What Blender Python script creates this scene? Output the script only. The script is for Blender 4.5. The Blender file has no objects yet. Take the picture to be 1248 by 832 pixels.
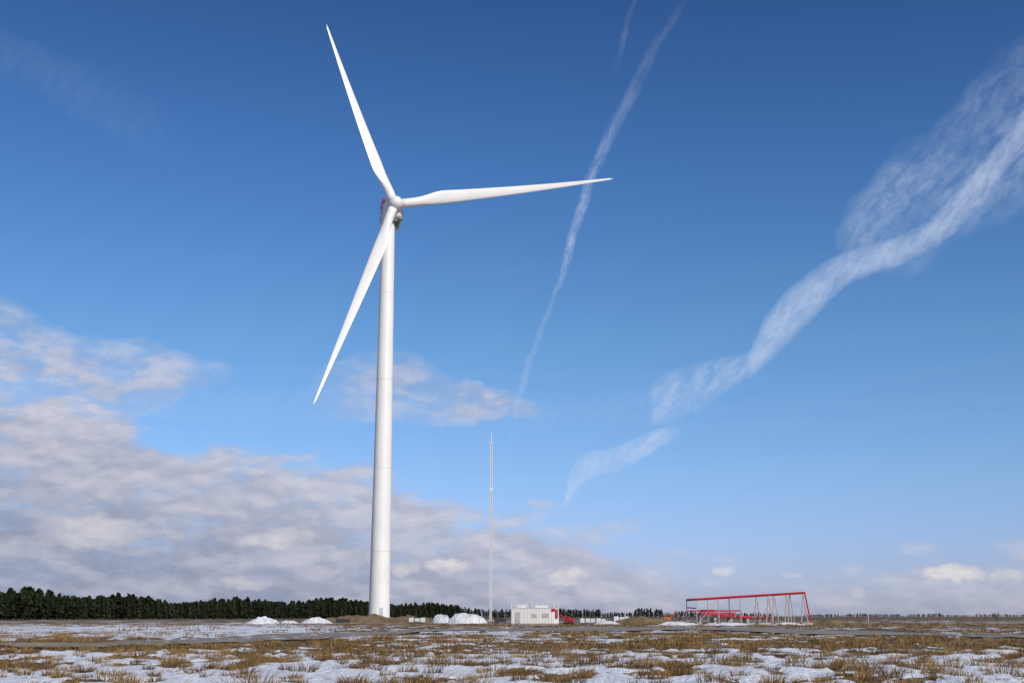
import bpy, bmesh, math, random
import numpy as np
from mathutils import Vector, Matrix
random.seed(7); rng=np.random.default_rng(11)
sc=bpy.context.scene
F=1485.0; CH=1.7; TH=math.atan(335/F); CT,ST=math.cos(TH),math.sin(TH)

# ---------- camera ----------
cd=bpy.data.cameras.new("camera"); cam=bpy.data.objects.new("camera",cd); sc.collection.objects.link(cam)
cam.location=(0,0,CH); cam.rotation_euler=(math.pi/2+TH,0,0)
cd.sensor_width=36; cd.lens=36*F/1248; cd.clip_end=20000; cd.clip_start=0.1
sc.camera=cam
sc.view_settings.view_transform='Standard'; sc.view_settings.look='None'; sc.view_settings.exposure=0

def bearing(u,v):
    a=(u-624)/F; b=(416-v)/F
    d=Vector((a,CT-b*ST,ST+b*CT)); return d.normalized()
def loc(u,v,Y):
    d=bearing(u,v); return Vector((0,0,CH))+d*(Y/d.y)
def gx(u,Y): return (u-624)/F*Y/1.0251

# ---------- numpy noise ----------
def vnoise(x,y,seed=0):
    xi=np.floor(x).astype(np.int64); yi=np.floor(y).astype(np.int64); xf=x-xi; yf=y-yi
    def h(a,b):
        n=(a*374761393+b*668265263+seed*1442695041)&0x7fffffff
        n=((n^(n>>13))*1274126177)&0x7fffffff
        return ((n^(n>>16))&0xffff)/65535.0
    sx=xf*xf*(3-2*xf); sy=yf*yf*(3-2*yf)
    return (h(xi,yi)*(1-sx)+h(xi+1,yi)*sx)*(1-sy)+(h(xi,yi+1)*(1-sx)+h(xi+1,yi+1)*sx)*sy
def fbm(x,y,o=4,seed=0):
    s=0;a=.5;t=0
    for i in range(o):
        s=s+a*vnoise(x*2**i+13.7*i,y*2**i+7.1*i,seed+i); t+=a; a*=.55
    return s/t
def sstep(a,b,x):
    t=np.clip((x-a)/(b-a),0,1); return t*t*(3-2*t)

TX,TY=-43.2,406.0
def height(x,y):
    x=np.asarray(x,float); y=np.asarray(y,float)
    z=(fbm(x/22,y/22,3,5)-.5)*0.5*sstep(5,40,y)*(1-sstep(120,260,y)*.7)
    z=z+(fbm(x/1.6,y/1.6,4,9)-.5)*0.34*(1-sstep(70,160,y))
    r=np.hypot(x-TX,(y-TY)); z=z+1.0*(1-sstep(8,34,r))
    return z
def uv_of(x,y):
    y=np.maximum(y,3.0); return 624+x/y*F*1.0251, 751+2671/y
def snowmask(x,y):
    u,v=uv_of(x,y)
    n=fbm(x/1.5,y/2.4,5,21); n2=fbm(x/9,y/16,3,33)
    bias=-0.15+0.22*sstep(788,800,v)+.02*sstep(800,815,v)
    bias=bias-.10*sstep(773,779,v)*(1-sstep(788,797,v))*(1-.8*np.exp(-((u-600)/120)**2))
    bias=bias+0.16*np.exp(-((u-600)/130)**2)*sstep(764,772,v)*(1-.6*sstep(795,800,v))
    bias=bias+0.34*(1-sstep(330,470,u))*sstep(758,764,v)*(1-sstep(774,781,v))
    bias=bias-0.06*sstep(780,786,v)*(1-sstep(796,806,v))*(1-sstep(260,420,u))
    s=(n-.5)*1.35+(n2-.5)*.5+bias
    far=1-sstep(753,757,v); s=s-.3*far
    return sstep(-0.03,0.06,s)

# ---------- node helpers ----------
class NB:
    def __init__(s,nt): s.nt=nt; s.n=nt.nodes; s.l=nt.links
    def put(s,sock,val):
        if val is None: return
        if isinstance(val,bpy.types.NodeSocket): s.l.new(val,sock)
        else: sock.default_value=val
    def m(s,op,a,b=None,c=None,clamp=False):
        n=s.n.new('ShaderNodeMath'); n.operation=op; n.use_clamp=clamp
        s.put(n.inputs[0],a); s.put(n.inputs[1],b); s.put(n.inputs[2],c); return n.outputs[0]
    def noise(s,vec,scale,detail=4,rough=.55,dist=0):
        n=s.n.new('ShaderNodeTexNoise'); s.put(n.inputs['Vector'],vec)
        n.inputs['Scale'].default_value=scale; n.inputs['Detail'].default_value=detail
        n.inputs['Roughness'].default_value=rough; n.inputs['Distortion'].default_value=dist
        return n.outputs[0]
    def comb(s,x,y,z=0.0):
        n=s.n.new('ShaderNodeCombineXYZ'); s.put(n.inputs[0],x); s.put(n.inputs[1],y); s.put(n.inputs[2],z); return n.outputs[0]
    def ss(s,x,a,b,lo=0.0,hi=1.0):
        n=s.n.new('ShaderNodeMapRange'); n.interpolation_type='SMOOTHSTEP'
        s.put(n.inputs[0],x); s.put(n.inputs[1],a); s.put(n.inputs[2],b); n.inputs[3].default_value=lo; n.inputs[4].default_value=hi
        return n.outputs[0]
    def curve(s,x,pts,h='AUTO'):
        n=s.n.new('ShaderNodeFloatCurve'); c=n.mapping.curves[0]
        pts=sorted(pts); 
        while len(c.points)>2: c.points.remove(c.points[1])
        c.points[0].location=pts[0]; c.points[1].location=pts[-1]
        for p in pts[1:-1]: c.points.new(*p)
        for p in c.points: p.handle_type=h
        n.mapping.extend='HORIZONTAL'
        n.mapping.update(); s.put(n.inputs['Value'],x); return n.outputs[0]
    def mix(s,f,a,b,mode='MIX'):
        n=s.n.new('ShaderNodeMix'); n.data_type='RGBA'; n.blend_type=mode
        s.put(n.inputs[0],f); s.put(n.inputs[6],a); s.put(n.inputs[7],b); return n.outputs[2]
def rgb(r,g,b): return (r,g,b,1)

def mat(name,col,rough=.6,var=.12,scale=2.0,metal=0,bump=0,col2=None):
    m=bpy.data.materials.new(name); m.use_nodes=True; b=NB(m.node_tree); p=b.n['Principled BSDF']
    tc=b.n.new('ShaderNodeTexCoord').outputs['Object']
    f=b.noise(tc,scale,5,.6)
    f=b.ss(f,.3,.7)
    c2=col2 or tuple(c*(1-var*2) for c in col)
    b.l.new(b.mix(f,rgb(*c2),rgb(*col)),p.inputs['Base Color'])
    p.inputs['Roughness'].default_value=rough; p.inputs['Metallic'].default_value=metal
    if bump:
        bp=b.n.new('ShaderNodeBump'); bp.inputs['Strength'].default_value=bump; bp.inputs['Distance'].default_value=.05
        b.l.new(b.noise(tc,scale*6,4),bp.inputs['Height']); b.l.new(bp.outputs[0],p.inputs['Normal'])
    return m
M_white=mat("white_paint",(.80,.78,.74),.38,.03,.15)
M_wgrey=mat("light_grey_paint",(.55,.56,.58),.5,.08,1)
M_seam=mat("seam_grey",(.20,.21,.23),.6,.08,1)
M_red=mat("red_paint",(.55,.02,.035),.45,.15,1.5)
M_dark=mat("dark_rubber",(.03,.03,.035),.8)
M_blue=mat("blue_paint",(.03,.07,.22),.5)
M_steel=mat("galvanised_steel",(.60,.50,.50),.5,.15,2)
M_conc=mat("concrete",(.42,.41,.38),.9,.15,1.2,bump=.4)
M_snowp=mat("snow",(.78,.80,.84),.7,.06,1.5,bump=.8,col2=(.50,.49,.48))
M_tarp=mat("white_tarpaulin",(.66,.67,.68),.5,.15,.8,bump=.8)
M_soil=mat("soil",(.20,.14,.075),.95,.25,.6,bump=1)
M_orange=mat("orange_paint",(.6,.12,.02),.5)

def mesh_obj(name,bm,m,parent=None,smooth=False):
    me=bpy.data.meshes.new(name); bm.normal_update(); bm.to_mesh(me); bm.free()
    o=bpy.data.objects.new(name,me); sc.collection.objects.link(o); me.materials.append(m)
    if smooth: me.polygons.foreach_set('use_smooth',[True]*len(me.polygons))
    if parent: o.parent=parent
    return o
def empty(name,l=(0,0,0),rz=0):
    o=bpy.data.objects.new(name,None); sc.collection.objects.link(o); o.location=l; o.rotation_euler=(0,0,rz); return o
def beam(bm,p,q,w,sides=4):
    p=Vector(p); q=Vector(q); d=q-p
    r=bmesh.ops.create_cone(bm,cap_ends=True,segments=sides,radius1=w*.5,radius2=w*.5,depth=d.length)
    R=d.to_track_quat('Z','Y').to_matrix().to_4x4()
    bmesh.ops.transform(bm,matrix=Matrix.Translation((p+q)/2)@R,verts=r['verts'])
def box(bm,c,s,rot=None,bev=0):
    r=bmesh.ops.create_cube(bm,size=1)
    M=Matrix.Translation(c)@(rot or Matrix.Identity(4))@Matrix.Diagonal((*s,1))
    bmesh.ops.transform(bm,matrix=M,verts=r['verts'])
    if bev:
        es=list({e for v in r['verts'] for e in v.link_edges})
        bmesh.ops.bevel(bm,geom=es,offset=bev,segments=2,affect='EDGES')

def npmesh(name,verts,faces,m,attrs={}, smooth=False):
    me=bpy.data.meshes.new(name); k=faces.shape[1]
    me.vertices.add(len(verts)); me.vertices.foreach_set('co',verts.astype(np.float32).ravel())
    me.loops.add(faces.size); me.loops.foreach_set('vertex_index',faces.astype(np.int32).ravel())
    me.polygons.add(len(faces)); me.polygons.foreach_set('loop_start',np.arange(0,faces.size,k,dtype=np.int32))
    me.polygons.foreach_set('loop_total',np.full(len(faces),k,dtype=np.int32))
    if smooth: me.polygons.foreach_set('use_smooth',np.ones(len(faces),bool))
    me.update(calc_edges=True)
    for an,av in attrs.items():
        a=me.attributes.new(an,'FLOAT','POINT'); a.data.foreach_set('value',av.astype(np.float32).ravel())
    o=bpy.data.objects.new(name,me); sc.collection.objects.link(o); me.materials.append(m); return o

# ================= GROUND =================
def spaced(near0,near1,step,far,g):
    a=list(np.arange(near0,near1,step)); s=step; x=a[-1]
    while x<far: s*=g; x+=s; a.append(x)
    return a
ys=np.array([-300,-150,-60,-20,0,6,12,16]+spaced(19,62,.14,9000,1.02))
xp=spaced(0,27,.16,7000,1.03); xs=np.array([-a for a in xp[:0:-1]]+xp)
XX,YY=np.meshgrid(xs,ys)
S=snowmask(XX,YY); Z=height(XX,YY)+S*(.04+.11*fbm(XX/.6,YY/.6,3,3))*(1-sstep(100,300,YY))
nx,ny=len(xs),len(ys)
V=np.stack([XX.ravel(),YY.ravel(),Z.ravel()],1)
i=np.arange(nx*ny).reshape(ny,nx)
Fc=np.stack([i[:-1,:-1].ravel(),i[:-1,1:].ravel(),i[1:,1:].ravel(),i[1:,:-1].ravel()],1)
mg=bpy.data.materials.new("ground_snow_and_dry_grass"); mg.use_nodes=True; b=NB(mg.node_tree); p=b.n['Principled BSDF']
tc=b.n.new('ShaderNodeTexCoord').outputs['Object']
at=b.n.new('ShaderNodeAttribute'); at.attribute_name='snow'
fine=b.noise(tc,4.5,5,.65); mid=b.noise(tc,.35,5,.6); big=b.noise(tc,.035,4,.6)
sn=b.m('ADD',at.outputs['Fac'],b.m('MULTIPLY',b.m('SUBTRACT',fine,.5),1.5)); sn=b.ss(sn,.42,.58)
gr=b.mix(b.ss(mid,.35,.65),rgb(.14,.085,.038),rgb(.31,.205,.09))
gr=b.mix(b.ss(fine,.35,.7),rgb(.10,.065,.035),gr)
gr=b.mix(b.m('MULTIPLY',b.ss(big,.45,.65),.5),gr,rgb(.33,.24,.11))
sw=b.mix(b.ss(mid,.3,.7),rgb(.68,.71,.78),rgb(.82,.83,.85))
b.l.new(b.mix(sn,gr,sw),p.inputs['Base Color']); p.inputs['Roughness'].default_value=.85
p.inputs['Specular IOR Level'].default_value=.2
bp=b.n.new('ShaderNodeBump'); bp.inputs['Strength'].default_value=1; bp.inputs['Distance'].default_value=.13
b.l.new(b.m('ADD',b.noise(tc,6,4,.6),b.m('MULTIPLY',sn,.5)),bp.inputs['Height']); b.l.new(bp.outputs[0],p.inputs['Normal'])
npmesh("ground",V,Fc,mg,{'snow':S.ravel()},True)

# ---- gravel road / hardstand sheet ----
near=[(-300,798),(0,792),(100,791),(250,784),(400,776.5),(550,771.5),(700,768.5),(900,769.5),(1050,774),(1248,779.5),(1500,784)]
farr=[(-300,790),(0,786),(100,784),(250,777),(400,770.5),(550,767),(700,764.5),(900,765),(1050,769),(1248,774.5),(1500,778)]
def road_near(u): return np.interp(u,*zip(*near))+.9*np.sin(np.asarray(u)*.021)
def road_far(u): return np.interp(u,*zip(*farr))+.5*np.sin(np.asarray(u)*.033)
vs=[];n=160;mm=24
for k in range(n):
    u=-300+1800*k/(n-1); v0=road_near(u); v1=road_far(u)
    for j in range(mm):
        t=j/(mm-1); v=v0+(v1-v0)*t; Y=2671/(v-751); X=gx(u,Y)
        vs.append((X+random.uniform(-.2,.2),Y,0))
vs=np.array(vs); vs[:,2]=height(vs[:,0],vs[:,1])*1.0+.12
ii=np.arange(n*mm).reshape(n,mm)
fc=np.stack([ii[:-1,:-1].ravel(),ii[1:,:-1].ravel(),ii[1:,1:].ravel(),ii[:-1,1:].ravel()],1)
mr=bpy.data.materials.new("gravel"); mr.use_nodes=True; b=NB(mr.node_tree); p=b.n['Principled BSDF']
tc=b.n.new('ShaderNodeTexCoord').outputs['Object']
c=b.mix(b.ss(b.noise(tc,.25,6,.65),.35,.65),rgb(.18,.155,.13),rgb(.32,.285,.24))
c=b.mix(b.ss(b.noise(tc,.12,5,.7,1),.59,.67),c,rgb(.6,.61,.64))
c=b.mix(b.ss(b.noise(tc,.2,5,.7,.5),.56,.62),c,rgb(.27,.18,.08))
b.l.new(c,p.inputs['Base Color']); p.inputs['Roughness'].default_value=.9
npmesh("gravel_road",vs,fc,mr)

# ================= DRY GRASS =================
def tussocks(name,y0,y1,dens,nb,hh,ww,sp,seed,psn):
    r=np.random.default_rng(seed)
    area=(.9*(y1**2-y0**2)/2+12*(y1-y0)); N=int(area*dens)
    y=np.sqrt(r.uniform(y0**2,y1**2,N)); x=r.uniform(-1,1,N)*(.47*y+5)
    s=snowmask(x,y); u,v=uv_of(x,y)
    cl=fbm(x/2.2,y/2.2,3,77)
    keep=r.uniform(0,1,N)<np.where(s<.5,.95,psn)*np.clip(.2+1.6*(cl-.2),.1,1.3)
    keep&=~((v<road_near(u)+1.4)&(v>road_far(u)-.4))
    x,y,s=x[keep],y[keep],s[keep]; N=len(x); z=height(x,y)+.05*(s>.5)
    size=r.lognormal(0,.34,N); tone=np.clip(r.normal(.42,.22,N)+.8*(fbm(x/6,y/9,2,5)-.5),0,1)
    nbl=N*nb; ti=np.repeat(np.arange(N),nb)
    ang=r.uniform(0,2*np.pi,nbl); rad=sp*size[ti]*np.sqrt(r.uniform(0,1,nbl))
    bx=x[ti]+rad*np.cos(ang); by=y[ti]+rad*np.sin(ang); bz=z[ti]-.02
    h=hh*size[ti]*r.uniform(.35,1.1,nbl)*(1-.4*(rad/(sp*size[ti])))
    a2=ang+r.normal(0,.7,nbl); lean=h*r.uniform(.2,1.1,nbl)
    lx=np.cos(a2)*lean+.15*h; ly=np.sin(a2)*lean
    wa=r.uniform(0,np.pi,nbl); wx=np.cos(wa)*ww*.5; wy=np.sin(wa)*ww*.5
    vv=np.zeros((nbl,5,3))
    vv[:,0]=np.stack([bx-wx,by-wy,bz],1); vv[:,1]=np.stack([bx+wx,by+wy,bz],1)
    mx,my,mz=bx+lx*.35,by+ly*.35,bz+h*.62
    vv[:,2]=np.stack([mx+wx*.8,my+wy*.8,mz],1); vv[:,3]=np.stack([mx-wx*.8,my-wy*.8,mz],1)
    vv[:,4]=np.stack([bx+lx,by+ly,bz+h*.92],1)
    o=np.arange(nbl)*5
    f=np.concatenate([np.stack([o,o+1,o+2],1),np.stack([o,o+2,o+3],1),np.stack([o+3,o+2,o+4],1)])
    tn=np.clip(tone[ti]+r.normal(0,.15,nbl),0,1)
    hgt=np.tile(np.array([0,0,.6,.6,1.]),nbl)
    return vv.reshape(-1,3),f,np.repeat(tn,5),hgt
parts=[tussocks("n",20,60,2.1,80,.36,.018,.21,1,.30),tussocks("m",60,130,1.1,26,.36,.038,.34,2,.14),tussocks("f",130,300,.10,20,.40,.09,.9,3,.1)]
off=0;vv=[];ff=[];tt=[];hg=[]
for a,f,t,h in parts: vv.append(a);ff.append(f+off);tt.append(t);hg.append(h);off+=len(a)
mgr=bpy.data.materials.new("dry_grass"); mgr.use_nodes=True; b=NB(mgr.node_tree); p=b.n['Principled BSDF']
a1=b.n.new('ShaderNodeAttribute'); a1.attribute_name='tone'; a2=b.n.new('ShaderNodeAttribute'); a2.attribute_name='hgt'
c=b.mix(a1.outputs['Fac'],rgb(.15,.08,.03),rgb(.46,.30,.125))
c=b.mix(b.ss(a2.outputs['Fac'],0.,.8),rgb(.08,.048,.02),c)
b.l.new(c,p.inputs['Base Color']); p.inputs['Roughness'].default_value=.8; p.inputs['Specular IOR Level'].default_value=.2
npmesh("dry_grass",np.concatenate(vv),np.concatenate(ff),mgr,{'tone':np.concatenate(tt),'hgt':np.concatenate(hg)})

# ================= FOREST =================
path=[(-150,560),(0,690),(120,790),(250,930),(430,1150),(520,1300),(620,1800),(760,2100),(850,2700),(1050,3700),(1248,4000),(1500,4000)]
tv=[];tn=[]
r=np.random.default_rng(5)
def tree(x,y,h,nt,tone):
    t=np.power(r.uniform(0,1,nt),.8); zc=h*(.08+.92*t)
    rad=h*.24*(1-t)**.7+.15; an=r.uniform(0,6.283,nt); rr=rad*np.sqrt(r.uniform(.15,1,nt))*r.uniform(.7,1.15,nt)
    cx=x+rr*np.cos(an); cy=y+rr*np.sin(an); sz=h*.085*r.uniform(.6,1.4,nt)
    c=np.stack([cx,cy,zc],1)
    out=np.stack([np.cos(an)*sz*1.2,np.sin(an)*sz*1.2,-sz*.5],1); side=np.stack([-np.sin(an)*sz*.8,np.cos(an)*sz*.8,0*sz],1)
    tri=np.stack([c+out,c+side-out*.2+[0,0,.3],c-side-out*.2+np.stack([0*sz,0*sz,sz*.8],1)],1)
    tv.append(tri.reshape(-1,3)); tn.append(np.repeat(np.clip(tone+r.normal(0,.2,nt),0,1),3))
    w=h*.012+.05
    tr=np.array([[[x-w,y,-.5],[x+w,y,-.5],[x,y,h]],[[x,y-w,-.5],[x,y+w,-.5],[x,y,h]]]); tv.append(tr.reshape(-1,3)); tn.append(np.zeros(6))
u=-150.
while u<1450:
    Yb=np.interp(u,*zip(*path)); px=F*1.025/Yb
    for row in range(5 if u<560 else 3):
        Y=Yb+row*9+r.uniform(-4,4); X=gx(u+r.uniform(-2,2),Y)
        base=12.4 if u<560 else (12 if u<850 else 9.0)
        h=base*r.uniform(.62,1.14)*(1+.12*math.sin(u*.05)+.08*math.sin(u*.017+1))*(1+.03*row)
        if u>700 and math.sin(u*.09)+math.sin(u*.031)<-.5: h*=.6
        tree(X,Y,h,120 if u<560 else 40,r.uniform(.2,.8))
    u+=max(1.5*px*r.uniform(.6,1.5),1.6)
TV=np.concatenate(tv); f=np.arange(len(TV)).reshape(-1,3)
mf=bpy.data.materials.new("conifer_foliage"); mf.use_nodes=True; b=NB(mf.node_tree); p=b.n['Principled BSDF']
a1=b.n.new('ShaderNodeAttribute'); a1.attribute_name='tone'
b.l.new(b.mix(a1.outputs['Fac'],rgb(.010,.013,.009),rgb(.040,.050,.022)),p.inputs['Base Color']); p.inputs['Roughness'].default_value=.9
p.inputs['Specular IOR Level'].default_value=.1
npmesh("distant_pine_forest",TV,f,mf,{'tone':np.concatenate(tn)})

# ================= WIND TURBINE =================
HY=400.0
tips=[(398,30),(747,218),(381,494)]
def rotor(yaw,tilt,az):
    n=Vector((math.sin(yaw)*math.cos(tilt),-math.cos(yaw)*math.cos(tilt),math.sin(tilt)))
    e1=Vector((math.cos(yaw),math.sin(yaw),0)); e2=e1.cross(n)*-1
    if e2.z<0: e2=-e2
    return n,e1,e2,[e1*math.cos(az+k*2.0943951)+e2*math.sin(az+k*2.0943951) for k in range(3)]
def proj(P):
    q=P-Vector((0,0,CH)); f=q.y*CT+q.z*ST; up=-q.y*ST+q.z*CT
    return 624+F*q.x/f, 416-F*up/f
YAW,TILT=.20,.09
def cost(x):
    az,R,c=x
    n,e1,e2,ds=rotor(YAW,TILT,az); H=loc(482,248,HY); e=0
    for k,t in zip((1,0,2),tips):
        pu,pv=proj(H+ds[k]*R+n*c); e+=((pu-t[0])**2+(pv-t[1])**2)
    return e+((c-6)/2)**2*30
x=[.1,77,6]; cx=cost(x); sg=[.1,4,1]
rr=random.Random(3)
for it in range(4000):
    k=.998**it
    y=[a+rr.gauss(0,s)*max(k,.005) for a,s in zip(x,sg)]; cy=cost(y)
    if cy<cx: x,cx=y,cy
az,RR,cc=x
nrm,e1,e2,ds=rotor(YAW,TILT,az); HUB=loc(482,248,HY)
wt=empty("wind_turbine")
bm=bmesh.new(); zb=.6; zt=HUB.z-3.2; segs=64; rings=[]
for k in range(25):
    t=k/24; rad=3.45+(2.25-3.45)*t**.95
    rings.append([bm.verts.new((TX+rad*math.cos(a*6.2832/segs),TY+rad*math.sin(a*6.2832/segs),zb+(zt-zb)*t)) for a in range(segs)])
for k in range(24):
    for a in range(segs): bm.faces.new((rings[k][a],rings[k][(a+1)%segs],rings[k+1][(a+1)%segs],rings[k+1][a]))
mesh_obj("tower",bm,M_white,wt,True)
bm=bmesh.new()
for t in (.16,.36,.58,.8):
    rad=3.45+(2.25-3.45)*t**.95+.015; z=zb+(zt-zb)*t
    r_=bmesh.ops.create_cone(bm,cap_ends=False,segments=64,radius1=rad,radius2=rad,depth=.1); bmesh.ops.translate(bm,vec=(TX,TY,z),verts=r_['verts'])
mesh_obj("tower_flanges",bm,M_wgrey,wt,True)
bm=bmesh.new(); r_=bmesh.ops.create_cone(bm,cap_ends=True,segments=48,radius1=5.2,radius2=4.6,depth=.9); bmesh.ops.translate(bm,vec=(TX,TY,1.0),verts=r_['verts'])
mesh_obj("foundation",bm,M_conc,wt)
bm=bmesh.new(); box(bm,(TX+1.0,TY-3.35,3.4),(1.1,.35,2.4),bev=.08); box(bm,(TX+1.0,TY-4.2,1.9),(1.6,1.8,.15))
for k in range(6): box(bm,(TX+2.1+k*.35,TY-4.2,1.75-k*.2),(.33,1.2,.06))
for q in (-.75,.75): beam(bm,(TX+1+q,TY-5,1.9),(TX+1+q,TY-5,3.0),.07)
beam(bm,(TX+.25,TY-5,3),(TX+1.75,TY-5,3),.07)
mesh_obj("entrance_door_and_stairs",bm,M_wgrey,wt)
FM=Matrix.Translation(HUB)@Matrix(((e1.x,nrm.x,e2.x,0),(e1.y,nrm.y,e2.y,0),(e1.z,nrm.z,e2.z,0),(0,0,0,1)))
bm=bmesh.new()
secs=[(-2.0,2.3,2.4,0),(-2.6,2.9,3.0,0),(-4,3.4,3.5,0),(-9,3.6,3.7,0),(-13,3.6,3.7,.1),(-15,3.4,3.3,.3),(-16,2.9,2.7,.5)]
rg=[]
for y,hw,hh,zo in secs:
    ring=[]
    for k in range(32):
        a=k/32*2*math.pi; c_,s_=math.cos(a),math.sin(a); pw=.42
        ring.append(bm.verts.new((-.4+hw*math.copysign(abs(c_)**pw,c_),y,-.7+zo+hh*math.copysign(abs(s_)**pw,s_))))
    rg.append(ring)
for A,B in zip(rg,rg[1:]):
    for k in range(32): bm.faces.new((A[k],A[(k+1)%32],B[(k+1)%32],B[k]))
bm.faces.new(rg[0]); bm.faces.new(rg[-1][::-1]); bmesh.ops.recalc_face_normals(bm,faces=bm.faces)
bmesh.ops.transform(bm,matrix=FM,verts=bm.verts); mesh_obj("nacelle",bm,M_white,wt)
NM=FM@Matrix.Translation((-.4,0,-.7))
bm=bmesh.new()
for y in (-5,-10): 
    for sx in (-1,1): box(bm,(sx*3.58,y,0),(.12,.12,6.0))
    box(bm,(0,y,-3.68),(6,.12,.12))
for k in range(4): box(bm,(-3.62,-12.4,-.9+k*.5),(.1,2.0,.16))
box(bm,(0,-12,-3.74),(2.2,2.2,.1)); box(bm,(0,-6.2,-3.85),(4.7,4.7,.4)); box(bm,(2.2,-2.95,-2.2),(.9,.3,1.2)); box(bm,(-2.2,-2.95,-2.2),(.9,.3,1.2)); box(bm,(2.6,-3.6,-3.3),(1.3,1.4,.7))
bmesh.ops.transform(bm,matrix=NM,verts=bm.verts); mesh_obj("nacelle_seams_and_vents",bm,M_seam,wt)
bm=bmesh.new()
for x in (-3.3,3.3): beam(bm,(x,-8,5.8),(x,-16.2,5.8),.3)
beam(bm,(-3.3,-16.2,5.8),(3.3,-16.2,5.8),.3); beam(bm,(-3.3,-8,5.8),(3.3,-8,5.8),.3)
for x in (-3.3,-2.2,-1.1,1.1,2.2,3.3):
    for y in (-8,-12.3,-16.2):
        if abs(x)>3 or y!=-12.3: beam(bm,(x,y,3.6),(x,y,5.8),.2)
bmesh.ops.transform(bm,matrix=NM,verts=bm.verts); mesh_obj("helihoist_railing",bm,M_red,wt)
bm=bmesh.new(); box(bm,(0,-12.2,4.2),(6.4,7.6,.4),bev=.05); box(bm,(-2.3,-6.4,4.0),(1.8,2.0,1.0),bev=.1)
bmesh.ops.transform(bm,matrix=NM,verts=bm.verts); mesh_obj("roof_platform_and_cooler",bm,M_blue,wt)
bm=bmesh.new(); prof=[(-2.2,2.2),(-1.8,2.4),(0,2.5),(1.2,2.35),(2.2,1.9),(2.9,1.2),(3.2,.6),(3.3,.05)]; rg=[]
for y,rad in prof: rg.append([bm.verts.new((rad*math.cos(k*6.2832/40),y,rad*math.sin(k*6.2832/40))) for k in range(40)])
for A,B in zip(rg,rg[1:]):
    for k in range(40): bm.faces.new((A[k],A[(k+1)%40],B[(k+1)%40],B[k]))
bm.faces.new(rg[0]); bm.faces.new(rg[-1]); bmesh.ops.recalc_face_normals(bm,faces=bm.faces)
bmesh.ops.transform(bm,matrix=FM,verts=bm.verts); mesh_obj("hub",bm,M_white,wt,True)
def airfoil(k,n):
    a=k/n*2*math.pi; x=.5*(1+math.cos(a)); th=5*(.2969*math.sqrt(x)-.126*x-.3516*x*x+.2843*x**3-.1036*x**4)
    return x,(th if a<=math.pi else -th)
for bi,d in enumerate(ds):
    tan=nrm.cross(d).normalized()
    tgt=tips[(1,0,2).index(bi)]
    TIP=HUB+d*RR+nrm*cc; dev=loc(tgt[0],tgt[1],TIP.y)-TIP
    bm=bmesh.new(); rg=[]; NS=44; NP=28
    for s_ in range(NS):
        t=s_/(NS-1); rr_=1.9+(RR-1.9)*t
        w=float(sstep(.03,.19,t))
        if t<.2: ch=3.2+(4.7-3.2)*float(sstep(.03,.2,t))
        else: ch=4.7*(1-(t-.2)/.8)**1.05*.88+.56
        if t>.97: ch*=math.sqrt(max(0.02,1-((t-.97)/.031)**2))
        tr_=.34-.20*min(1,t*1.3)
        tw=math.radians(18*(1-t)**2+12)
        cdir=tan*math.cos(tw)+nrm*math.sin(tw); tdir=d.cross(cdir)
        C=HUB+d*rr_+nrm*(cc*t**1.7)+dev*t
        ring=[]
        for k in range(NP):
            x,th=airfoil(k,NP); a=k/NP*2*math.pi
            cx_,cy_=(x-.32)*ch, th*ch*tr_
            qx,qy=.5*math.cos(a)*3.2,.5*math.sin(a)*3.2
            ring.append(bm.verts.new(C+cdir*(cx_*w+qx*(1-w))+tdir*(cy_*w+qy*(1-w))))
        rg.append(ring)
    for A,B in zip(rg,rg[1:]):
        for k in range(NP): bm.faces.new((A[k],A[(k+1)%NP],B[(k+1)%NP],B[k]))
    bm.faces.new(rg[0]); bm.faces.new(rg[-1]); bmesh.ops.recalc_face_normals(bm,faces=bm.faces)
    mesh_obj("blade_%d"%(bi+1),bm,M_white,wt,True)

# ================= MET MAST =================
MY=500.; MX=gx(598,MY); top=loc(598,527,MY).z
mm_=empty("meteorological_mast",(MX,MY,0)); bm=bmesh.new(); R3=.42
cs=[(R3*math.cos(a),R3*math.sin(a)) for a in (1.57,3.67,5.76)]
for c_ in cs: beam(bm,(*c_,0),(*c_,top-4),.24,6)
z=0;fl=0
while z<top-5:
    for k in range(3):
        p_,q_=cs[k],cs[(k+1)%3]
        beam(bm,(*(p_ if fl else q_),z),(*(q_ if fl else p_),z+.9),.12); beam(bm,(*p_,z),(*q_,z),.1)
    z+=.9; fl=1-fl
beam(bm,(0,0,top-4.5),(0,0,top),.3,6)
for zz in (top*.35,top*.7,top-4.2): beam(bm,(-1.2,0,zz),(1.2,0,zz),.08); beam(bm,(-1.2,0,zz),(-1.2,0,zz+.6),.1)
box(bm,(0,0,top*.69),(1.0,1.0,1.2))
mesh_obj("lattice",bm,M_white,mm_)
bm=bmesh.new()
for a in (.5,2.6,4.7):
    for zz in (top*.45,top*.9): beam(bm,(0,0,zz),(38*math.cos(a),38*math.sin(a),.1),.02,4)
mesh_obj("guy_wires",bm,M_steel,mm_)
bm=bmesh.new(); box(bm,(0,0,.15),(2.4,2.4,.5),bev=.05); mesh_obj("footing",bm,M_conc,mm_)

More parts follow.
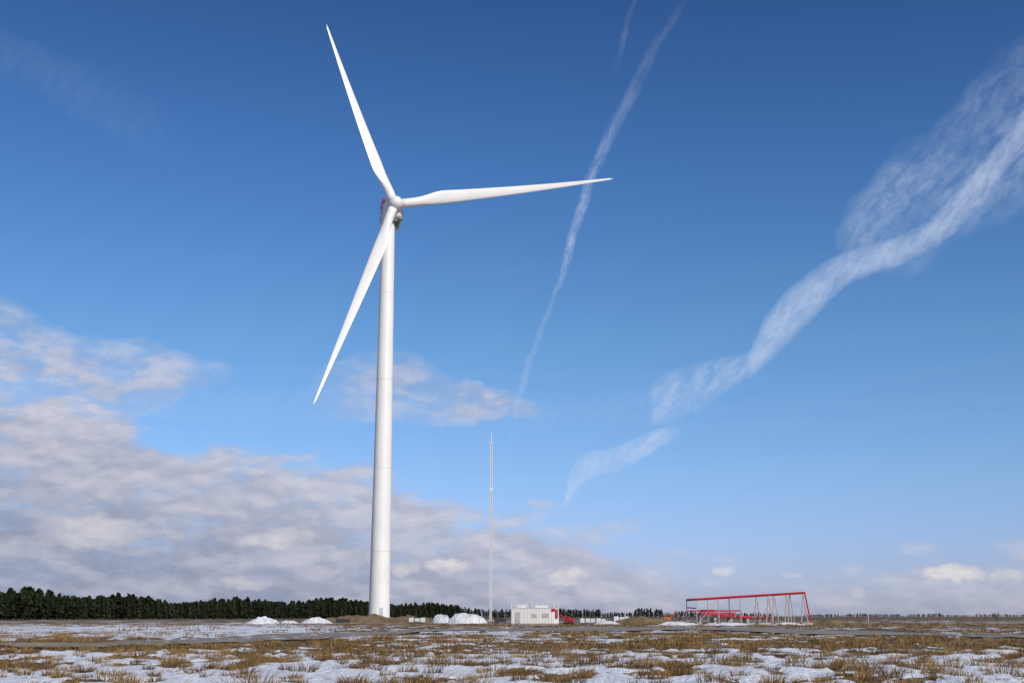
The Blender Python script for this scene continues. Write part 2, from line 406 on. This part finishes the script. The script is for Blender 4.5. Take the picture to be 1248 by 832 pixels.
# ================= SITE CABIN =================
CY=243.; cab=empty("site_cabin",(gx(652,CY),CY,float(height(gx(652,CY),CY))+.05),math.radians(-14))
bm=bmesh.new(); box(bm,(0,0,1.75),(8.6,4.2,2.9),bev=.05)
for k in range(29): box(bm,(-4.1+k*.293,-2.12,1.75),(.12,.06,2.6))
for k in range(13): 
    box(bm,(4.32,-1.85+k*.3,1.75),(.06,.12,2.6)); box(bm,(-4.32,-1.85+k*.3,1.75),(.06,.12,2.6))
mesh_obj("walls",bm,M_white,cab)
bm=bmesh.new(); box(bm,(0,0,3.27),(8.8,4.4,.12)); 
for x in (-4.25,-2.1,0,2.1,4.25):
    for y in (-2.05,2.05): beam(bm,(x,y,3.3),(x,y,4.2),.12)
for y in (-2.05,2.05):
    for z in (3.75,4.2): beam(bm,(-4.25,y,z),(4.25,y,z),.10)
box(bm,(-2.6,0,3.65),(1.5,1.3,.6),bev=.05); box(bm,(1.2,.3,3.6),(2.2,1.4,.5),bev=.05)
mesh_obj("roof_and_railing",bm,M_white,cab)
bm=bmesh.new(); box(bm,(-2.9,-2.17,1.45),(.95,.06,2.1)); box(bm,(2.6,-2.17,1.9),(1.3,.06,.8)); box(bm,(.4,-2.17,1.9),(1.0,.06,.7)); box(bm,(0,0,.2),(8.3,3.9,.3))
mesh_obj("door_and_windows",bm,M_steel,cab)
bm=bmesh.new(); box(bm,(4.5,-1.0,2.2),(.16,1.9,1.6)); box(bm,(4.1,-2.2,2.9),(.7,.06,.5)); mesh_obj("red_hoarding",bm,M_red,cab)

# ================= TARPED STACKS / SNOW PILES =================
def lump(name,u,Y,w,d,h,m,seed,rz=0,flat=.6,sub=40,lo=.15,hi_=1.7):
    X=gx(u,Y); bm=bmesh.new(); g=sub
    P=[]
    for j in range(g+1):
        for i_ in range(g+1):
            a=(i_/g*2-1); c_=(j/g*2-1)
            rr_=(abs(a)**2.5+abs(c_)**2.5)**(1/2.5)
            z=max(0,1-rr_**(1.1/flat))
            nz=float(fbm(np.array(a*3.3+seed),np.array(c_*3.3+seed*2),5,seed))
            P.append(bm.verts.new((a*w/2*(1+.1*(nz-.5)),c_*d/2,h*z*(lo+hi_*nz)-.05)))
    for j in range(g):
        for i_ in range(g):
            k=j*(g+1)+i_; bm.faces.new((P[k],P[k+1],P[k+g+2],P[k+g+1]))
    o=mesh_obj(name,bm,m,None,True); o.location=(X,Y,float(height(X,Y))); o.rotation_euler=(0,0,rz); return o
lump("snow_pile",321,300,9,5,1.5,M_snowp,3,lo=.4,hi_=1.1)
lump("snow_pile",386,330,9,5,1.4,M_snowp,6,lo=.4,hi_=1.1)
lump("snow_pile",352,320,6,4,.8,M_snowp,8,lo=.5,hi_=.9)
lump("earth_mound",440,370,30,8,1.9,M_soil,12)
lump("earth_mound",500,360,18,7,1.7,M_soil,14)
lump("earth_mound",785,300,18,6,1.6,M_soil,16)
lump("snow_pile",740,285,7,4,.7,M_snowp,17)
lump("snow_pile",826,256,9,4,.7,M_snowp,19)
lump("snow_pile",885,252,11,4,.6,M_snowp,23)
lump("snow_pile",960,255,8,4,.5,M_snowp,29)
lump("earth_mound",1010,280,14,5,.9,M_soil,31)
def tarped(u,Y,w,d,h,seed,rz):
    X=gx(u,Y); e=empty("tarpaulin_covered_stack",(X,Y,float(height(X,Y))),rz)
    o=lump("tarpaulin",u,Y,w,d,h,M_tarp,seed,0,.28,48,lo=.55,hi_=.9); o.parent=e; o.location=(0,0,.15)
    bm=bmesh.new()
    for k in range(4): beam(bm,(-w*.35+k*w*.23,-d*.5,.12),(-w*.35+k*w*.23,d*.5,.12),.25)
    for k in range(3):
        x=-w*.3+k*w*.3; beam(bm,(x,-d*.47,.3),(x,-d*.40,h*.6),.05)
    mesh_obj("timber_bearers_and_straps",bm,M_dark,e)
tarped(569,297,9.6,4.5,2.1,41,.1); tarped(538,305,5,4,1.8,47,-.2)

# ================= RED STEEL FRAME =================
FY=265.; X0,X1=gx(842,FY),gx(976,FY); fz=float(height((X0+X1)/2,FY))
fr_=empty("steel_shelter_frame",((X0+X1)/2,FY,fz),math.radians(5)); L=X1-X0; D=9.
def hz(x): return 5.2+1.4*(x/L+.5)
bm=bmesh.new()
xsn=[-L/2+L*k/5 for k in range(6)]
for y in (-D/2,D/2):
    for a_,b_ in zip(xsn,xsn[1:]): beam(bm,(a_,y,hz(a_)),(b_,y,hz(b_)),.5)
for x in xsn: beam(bm,(x,-D/2,hz(x)),(x,D/2,hz(x)),.3)
for k,(a_,b_) in enumerate(zip(xsn,xsn[1:])):
    s_=1 if k%2 else -1; beam(bm,(a_,-D/2*s_,hz(a_)),(b_,D/2*s_,hz(b_)),.16)
beam(bm,(-L/2,-D/2,3.4),(-L/2,D/2,3.6),.25)
beam(bm,(-L/2,-D/2,2.9),(-L*.1,-D/2,2.9),.26); beam(bm,(-L/2,D/2,2.9),(-L*.1,D/2,2.9),.26)
beam(bm,(L/2+.9,-D/2,.6),(L/2-.1,-D/2,hz(L/2)),.3)
mesh_obj("roof_beams",bm,M_red,fr_)
bm=bmesh.new()
for x in (-L/2,-L*.3,-L*.1):
    for y in (-D/2,D/2): beam(bm,(x,y,0),(x,y,hz(x)),.2)
for y in (-D/2,D/2):
    for x in (L*.16,L*.33,L*.48):
        beam(bm,(x-.7,y,0),(x,y,hz(x)),.24); beam(bm,(x+.8,y,0),(x,y,hz(x)),.24); beam(bm,(x-.35,y,2.6),(x+.4,y,2.6),.14)
    beam(bm,(L*.16,y,.2),(L*.33,y,hz(L*.33)),.12)
beam(bm,(-L/2,-D/2,.2),(-L*.3,-D/2,hz(0)-.6),.1)
mesh_obj("legs_and_bracing",bm,M_steel,fr_)
bm=bmesh.new(); box(bm,(-L*.27,0,2.3),(7.4,3.0,.6),bev=.05); box(bm,(-L*.27-2,0,2.9),(2.5,2.6,.5),bev=.05)
box(bm,(-L*.02,0,1.6),(2.6,2.2,.6),bev=.05); beam(bm,(-L*.27,-1.6,1.6),(L*.2,-1.6,1.4),.25)
mesh_obj("stored_red_machinery",bm,M_red,fr_)
bm=bmesh.new()
for x in (-L/2+1.5,-L*.3,-L*.15,0): 
    box(bm,(x,-1.2,.75),(.5,.5,1.5)); box(bm,(x,1.2,.75),(.5,.5,1.5))
for x in xsn[3:]:
    box(bm,(x,-D/2,.2),(2.4,1.2,.5),bev=.05); box(bm,(x,D/2,.2),(2.4,1.2,.5),bev=.05)
mesh_obj("supports_and_footings",bm,M_conc,fr_)

# ================= MISC SITE THINGS =================
def excavator(u,Y,s,m,rz):
    X=gx(u,Y); e=empty("excavator",(X,Y,float(height(X,Y))),rz); e.scale=(s,s,s)
    bm=bmesh.new(); box(bm,(-.3,0,1.5),(3.0,2.3,.9),bev=.12); box(bm,(.6,-.6,2.3),(1.3,1.0,1.3),bev=.12); 
    beam(bm,(1.2,.2,1.8),(3.2,.2,3.6),.4); beam(bm,(3.2,.2,3.6),(4.8,.2,1.9),.3)
    mesh_obj("body_and_boom",bm,m,e)
    bm=bmesh.new()
    for y in (-1.0,1.0): box(bm,(0,y,.5),(3.6,.5,.9),bev=.3)
    box(bm,(4.9,.2,1.4),(.8,1,.9),bev=.2); box(bm,(.62,-1.12,2.4),(1.0,.05,.8)); mesh_obj("tracks_and_bucket",bm,M_dark,e)
excavator(693,262,.6,M_red,2.6); excavator(812,330,.8,M_orange,.2)
def pallet(u,Y,w,h,m,n):
    X=gx(u,Y); e=empty("pallet_stack",(X,Y,float(height(X,Y))),.2)
    bm=bmesh.new()
    for k in range(n): box(bm,((k-(n-1)/2)*w*1.15,random.uniform(-.3,.3),.25+h/2),(w,w*.9,h*random.uniform(.7,1)),bev=.08)
    mesh_obj("bags",bm,m,e)
    bm=bmesh.new(); box(bm,(0,0,.1),(w*n*1.15,w,.16)); mesh_obj("pallet",bm,M_dark,e)
pallet(722,290,1.1,1.1,M_wgrey,5); pallet(757,300,1.2,1.5,M_tarp,3); pallet(610,300,1.1,1.3,M_dark,2); pallet(508,330,1.3,1.2,M_wgrey,3); pallet(418,300,1,1,M_dark,3)
fe=empty("wire_fence"); bm=bmesh.new()
pts=[(gx(u,330+(u-700)*.1),330+(u-700)*.1) for u in range(990,1260,14)]
for x,y in pts: beam(bm,(x,y,0),(x,y,1.3),.12)
for (a_,b_) in zip(pts,pts[1:]):
    for z in (.5,.85,1.2): beam(bm,(*a_,z),(*b_,z),.02)
mesh_obj("posts_and_wires",bm,M_dark,fe)
bt=empty("bare_tree",(gx(1215,420),420,0)); bm=bmesh.new()
def br(p_,d_,l,w,lev):
    q_=p_+d_*l; beam(bm,p_,q_,w,5)
    if lev>0:
        for _ in range(4):
            nd=(d_+Vector((random.uniform(-.8,.8),random.uniform(-.8,.8),random.uniform(-.1,.5)))).normalized(); br(p_.lerp(q_,random.uniform(.5,1)),nd,l*.68,w*.55,lev-1)
for k in range(3): br(Vector((k*.5-.5,0,0)),Vector((random.uniform(-.3,.3),0,1)).normalized(),1.4,.14,4)
mesh_obj("trunk_and_branches",bm,mat("bark",(.16,.12,.09),.9),bt)
pl=empty("utility_pole",(gx(1058,420),420,0)); bm=bmesh.new(); beam(bm,(0,0,0),(0,0,4.5),.22,8); beam(bm,(-1,0,4),(1,0,4),.15); mesh_obj("pole",bm,M_wgrey,pl)

# ================= LIGHT =================
SAZ,SEL=math.radians(148),math.radians(31)
Sd=Vector((math.sin(SAZ)*math.cos(SEL),math.cos(SAZ)*math.cos(SEL),math.sin(SEL)))
sl=bpy.data.lights.new("sun",'SUN'); sl.energy=3.6; sl.angle=math.radians(.5); sl.color=(1,.93,.82)
so=bpy.data.objects.new("sun",sl); sc.collection.objects.link(so); so.rotation_euler=(-Sd).to_track_quat('-Z','Y').to_euler(); so.location=(0,-50,80)

# ================= SKY =================
w=bpy.data.worlds.new("World"); sc.world=w; w.use_nodes=True; b=NB(w.node_tree)
try: w.cycles.sampling_method='MANUAL'; w.cycles.sample_map_resolution=256
except Exception as ex: print(ex)
for n_ in list(b.n): b.n.remove(n_)
sky=b.n.new('ShaderNodeTexSky'); sky.sky_type='NISHITA'; sky.sun_disc=False; sky.sun_elevation=SEL; sky.sun_rotation=SAZ%(2*math.pi)
sky.air_density=1.0; sky.dust_density=.6; sky.ozone_density=3.0; sky.altitude=0
tc=b.n.new('ShaderNodeTexCoord').outputs['Generated']
sp=b.n.new('ShaderNodeSeparateXYZ'); b.l.new(tc,sp.inputs[0]); dx,dy,dz=sp.outputs
azd=b.m('MULTIPLY',b.m('ARCTAN2',dx,dy),57.29578); eld=b.m('MULTIPLY',b.m('ARCSINE',dz),57.29578)
def AE(u,v):
    d=bearing(u,v); return (math.degrees(math.atan2(d.x,d.y))+27)/54,(math.degrees(math.asin(d.z))+1)/32
A0=b.m('DIVIDE',b.m('ADD',azd,27.),54.); E0=b.m('DIVIDE',b.m('ADD',eld,1.),32.)
def warp(amp,scale,det=3,zoff=0.,rough=.6):
    n=b.n.new('ShaderNodeTexNoise'); b.l.new(b.comb(azd,eld,zoff),n.inputs['Vector']); n.inputs['Scale'].default_value=scale; n.inputs['Detail'].default_value=det; n.inputs['Roughness'].default_value=rough
    s_=b.n.new('ShaderNodeSeparateColor'); b.l.new(n.outputs['Color'],s_.inputs[0])
    return (b.m('MULTIPLY_ADD',b.m('SUBTRACT',s_.outputs[0],.5),amp/54*2,A0),b.m('MULTIPLY_ADD',b.m('SUBTRACT',s_.outputs[1],.5),amp/32*2,E0))
Aw,Ew=warp(.9,.45,4,0.,.5); Ar,Er=warp(.30,.6,5,12.,.58)
def rot_noise(ang,sx,sy,scale,det=4,z=0.,src=None,rough=.6):
    c_,s_=math.cos(ang),math.sin(ang); a_,e_=src or (A0,E0)
    a_=b.m('MULTIPLY',a_,54.); e_=b.m('MULTIPLY',e_,32.)
    p_=b.m('ADD',b.m('MULTIPLY',a_,c_),b.m('MULTIPLY',e_,s_)); q_=b.m('SUBTRACT',b.m('MULTIPLY',e_,c_),b.m('MULTIPLY',a_,s_))
    return b.noise(b.comb(b.m('MULTIPLY',p_,sx),b.m('MULTIPLY',q_,sy),z),scale,det,rough)
def band_u(pts,A,E,pw=.8):
    T=b.curve(A,[AE(u,vt) for u,vt,vb,i_ in pts]); B=b.curve(A,[AE(u,vb) for u,vt,vb,i_ in pts])
    I=b.curve(A,[(AE(u,(vt+vb)/2)[0],i_) for u,vt,vb,i_ in pts],'VECTOR')
    d=b.m('DIVIDE',b.m('SUBTRACT',E,B),b.m('MAXIMUM',b.m('SUBTRACT',T,B),.002))
    pr=b.m('MULTIPLY',b.m('MULTIPLY',d,b.m('SUBTRACT',1.,d)),4.); pr=b.m('MAXIMUM',pr,0.)
    return b.m('MULTIPLY',b.m('POWER',pr,pw),I,clamp=True)
def band_v(pts,A,E):
    C=b.curve(E,[tuple(reversed(AE(u,v))) for u,v,hw,i_ in pts])
    W=b.curve(E,[(AE(u,v)[1],hw*1.25/26.5/54) for u,v,hw,i_ in pts],'VECTOR'); I=b.curve(E,[(AE(u,v)[1],i_) for u,v,hw,i_ in pts],'VECTOR')
    d=b.m('DIVIDE',b.m('SUBTRACT',A,C),b.m('MAXIMUM',W,.0005))
    pr=b.m('MAXIMUM',b.m('SUBTRACT',1.,b.m('MULTIPLY',d,d)),0.)
    return b.m('MULTIPLY',pr,I,clamp=True)
fib=b.ss(rot_noise(.80,.7,1.7,1.1,6,1.,(Ar,Er),.68),.30,.70)
fib2=b.ss(rot_noise(1.15,.6,1.6,1.6,6,5.,(Ar,Er),.68),.30,.68)
patch=b.ss(b.noise(b.comb(azd,eld,8.),.28,3,.5),.36,.64,.25,1.)
c1=band_v([(836,-12,6,.0),(832,0,6,.04),(795,62,8,.13),(762,130,9,.22),(735,182,7.5,.36),(712,245,7,.55),(697,292,6,.6),(682,345,4.,.28),(662,400,4.,.17),(642,455,5.5,.30),(628,500,5,.2),(618,545,4,0.)],Ar,Er)
c1b=band_v([(778,-12,3,0.),(773,5,3.,.12),(760,45,4.,.16),(748,90,4,0.)],Ar,Er)
c1=b.m('MULTIPLY',b.m('MAXIMUM',c1,c1b),b.m('MULTIPLY_ADD',fib2,.95,.15))
p1=band_u([(684,609,617,0.),(689,600,616,.7),(699,566,606,.7),(712,552,590,.6),(745,543,578,.6),(800,524,550,.8),(835,512,528,0.)],Ar,Er,.6)
p2=band_u([(789,480,522,0.),(796,462,522,.6),(850,440,500,.55),(900,430,468,.7),(930,420,450,.2),(945,405,425,0.)],Ar,Er,.6)
p3=band_u([(900,442,462,0.),(918,418,458,.75),(940,372,442,.9),(980,336,400,.85),(1020,312,358,.8),(1060,297,335,.78),(1100,284,320,.8),(1140,259,303,.8),(1180,213,268,.8),(1220,168,218,.7),(1262,112,172,.5),(1320,60,140,.3)],Ar,Er)
p4=band_u([(1015,305,335,0.),(1050,215,345,.5),(1090,180,335,.66),(1150,135,312,.6),(1200,75,285,.55),(1262,30,255,.45),(1320,20,220,.3)],Aw,Ew)
p3=b.m('MULTIPLY',p3,b.m('MULTIPLY_ADD',fib,.55,.42)); p4=b.m('MULTIPLY',b.m('MULTIPLY',p4,b.m('MULTIPLY_ADD',fib,.8,.15)),patch)
p1=b.m('MULTIPLY',p1,b.m('MULTIPLY_ADD',fib,.7,.3)); p2=b.m('MULTIPLY',p2,b.m('MULTIPLY_ADD',fib,.8,.15))
p5=b.m('MULTIPLY',band_u([(-60,10,80,0.),(0,30,95,.06),(80,65,140,.07),(150,100,180,.06),(230,140,230,0.)],Aw,Ew),b.m('MULTIPLY_ADD',fib2,.7,.3))
hi=b.m('MAXIMUM',b.m('MAXIMUM',c1,p1),b.m('MAXIMUM',p2,p5))
hi=b.m('MAXIMUM',hi,b.m('SUBTRACT',1.,b.m('MULTIPLY',b.m('SUBTRACT',1.,p3),b.m('SUBTRACT',1.,p4))),clamp=True)
hi=b.m('MULTIPLY',hi,.72)
# ---- low cloud bank ----
topc=b.curve(A0,[AE(-60,430),AE(0,455),AE(100,480),AE(200,518),AE(330,538),AE(430,575),AE(520,600),AE(640,620),AE(740,640),AE(800,665),AE(850,695),AE(950,705),AE(1040,695),AE(1100,675),AE(1180,665),AE(1300,655)])
nb=b.noise(b.comb(b.m('MULTIPLY',azd,.42),b.m('MULTIPLY',eld,1.0)),.55,6,.54); nb2=b.noise(b.comb(b.m('MULTIPLY',azd,.6),b.m('MULTIPLY',eld,1.3),4.),.9,6,.58)
dep=b.m('SUBTRACT',topc,E0)
t=b.m('ADD',b.m('MULTIPLY',dep,18.),b.m('MULTIPLY',b.m('SUBTRACT',nb,.5),4.6)); 
bank=b.ss(t,-.15,.8)
hol=b.ss(b.m('ADD',nb2,b.m('MULTIPLY',nb,.6)),.52,.82,.68,1.)
bank=b.m('MULTIPLY',bank,hol)
bank=b.m('MULTIPLY',bank,b.curve(A0,[(0,.97),(AE(400,600)[0],.95),(AE(700,600)[0],.9),(AE(820,600)[0],.6),(AE(950,600)[0],.35),(AE(1100,600)[0],.5),(1,.55)],'VECTOR'))
q1=band_u([(-60,355,520,.4),(0,365,520,.85),(100,400,515,.85),(190,420,500,.8),(255,438,475,.5),(290,450,470,0.)],Aw,Ew,.6)
q2=band_u([(370,478,505,0.),(410,440,508,.35),(450,425,512,.55),(520,440,514,.7),(580,466,516,.85),(630,480,515,.7),(670,492,510,0.)],Aw,Ew,.6)
q=b.m('MULTIPLY',b.m('MAXIMUM',q1,q2),b.ss(nb2,.36,.60,.35,1.))
low=b.m('MAXIMUM',bank,q,clamp=True)
nbo=b.noise(b.comb(b.m('MULTIPLY_ADD',azd,.42,-.10),b.m('MULTIPLY_ADD',eld,1.0,-.35)),.55,6,.54)
rel=b.ss(b.m('SUBTRACT',nb,nbo),-.10,.12)  # lit relief of the cloud bank, shading painted into its colour
bright=b.m('ADD',b.m('MULTIPLY',rel,.42),b.m('MULTIPLY',b.ss(nb2,.38,.68),.24))
bright=b.m('ADD',bright,b.ss(dep,.22,0.,-.08,.42),clamp=True)
CL=10.0
def cc3(r_,g_,b_): return (r_*CL,g_*CL,b_*CL,1)
lowcol=b.mix(bright,cc3(.28,.315,.43),cc3(.62,.62,.71))
puff=None
Ap,Ep=warp(.50,1.1,5,20.)
for (u,v,rw,rh,ii_) in [(1160,698,34,12,.95),(1185,702,16,7,.6),(690,704,24,11,.75),(545,689,30,9,.75),(880,696,14,6,.6),(965,699,16,6,.35),(1045,721,10,6,.6),(1226,703,20,8,.6),(340,655,46,13,.5),(105,648,60,22,.5),(490,690,20,10,.6),(300,710,34,8,.35)]:
    a_,e_=AE(u,v); ra=rw/26.5/54; re=rh/26.5/32
    X_=b.m('DIVIDE',b.m('SUBTRACT',Ap,a_),ra); Yr=b.m('DIVIDE',b.m('SUBTRACT',Ep,e_),re)
    d2=b.m('ADD',b.m('MULTIPLY',X_,X_),b.m('MULTIPLY',Yr,Yr))
    k=b.ss(d2,1.35,.2,0.,ii_)
    puff=k if puff is None else b.m('MAXIMUM',puff,k)
cr=b.n.new('ShaderNodeValToRGB'); b.l.new(b.m('DIVIDE',eld,30.,clamp=True),cr.inputs[0])
st=[(0.,(.76,.82,1.38)),(.083,(.72,.81,1.34)),(.21,(.72,.87,1.20)),(.42,(.60,.87,1.11)),(.69,(.42,.71,1.04)),(1.,(.28,.49,.80))]
els=cr.color_ramp.elements
for k,(pos,col) in enumerate(st):
    e=els[k] if k<2 else els.new(pos)
    e.position=pos
els=sorted(cr.color_ramp.elements,key=lambda e:e.position)
for e,(pos,col) in zip(els,st): e.color=tuple(c_/1.5 for c_ in col)+(1,)
vm=b.n.new('ShaderNodeVectorMath'); vm.operation='MULTIPLY'; b.l.new(sky.outputs[0],vm.inputs[0]); b.l.new(cr.outputs[0],vm.inputs[1])
vm2=b.n.new('ShaderNodeVectorMath'); vm2.operation='SCALE'; b.l.new(vm.outputs[0],vm2.inputs[0]); vm2.inputs['Scale'].default_value=1.5
out=vm2.outputs[0]
out=b.mix(low,out,lowcol)
pc=b.mix(b.ss(nb2,.35,.65),cc3(.52,.52,.60),cc3(.76,.73,.73))
out=b.mix(puff,out,pc)
out=b.mix(hi,out,cc3(.62,.70,.86))
bg=b.n.new('ShaderNodeBackground'); bg.inputs[1].default_value=.1; b.l.new(out,bg.inputs[0])
ow=b.n.new('ShaderNodeOutputWorld'); b.l.new(bg.outputs[0],ow.inputs[0])
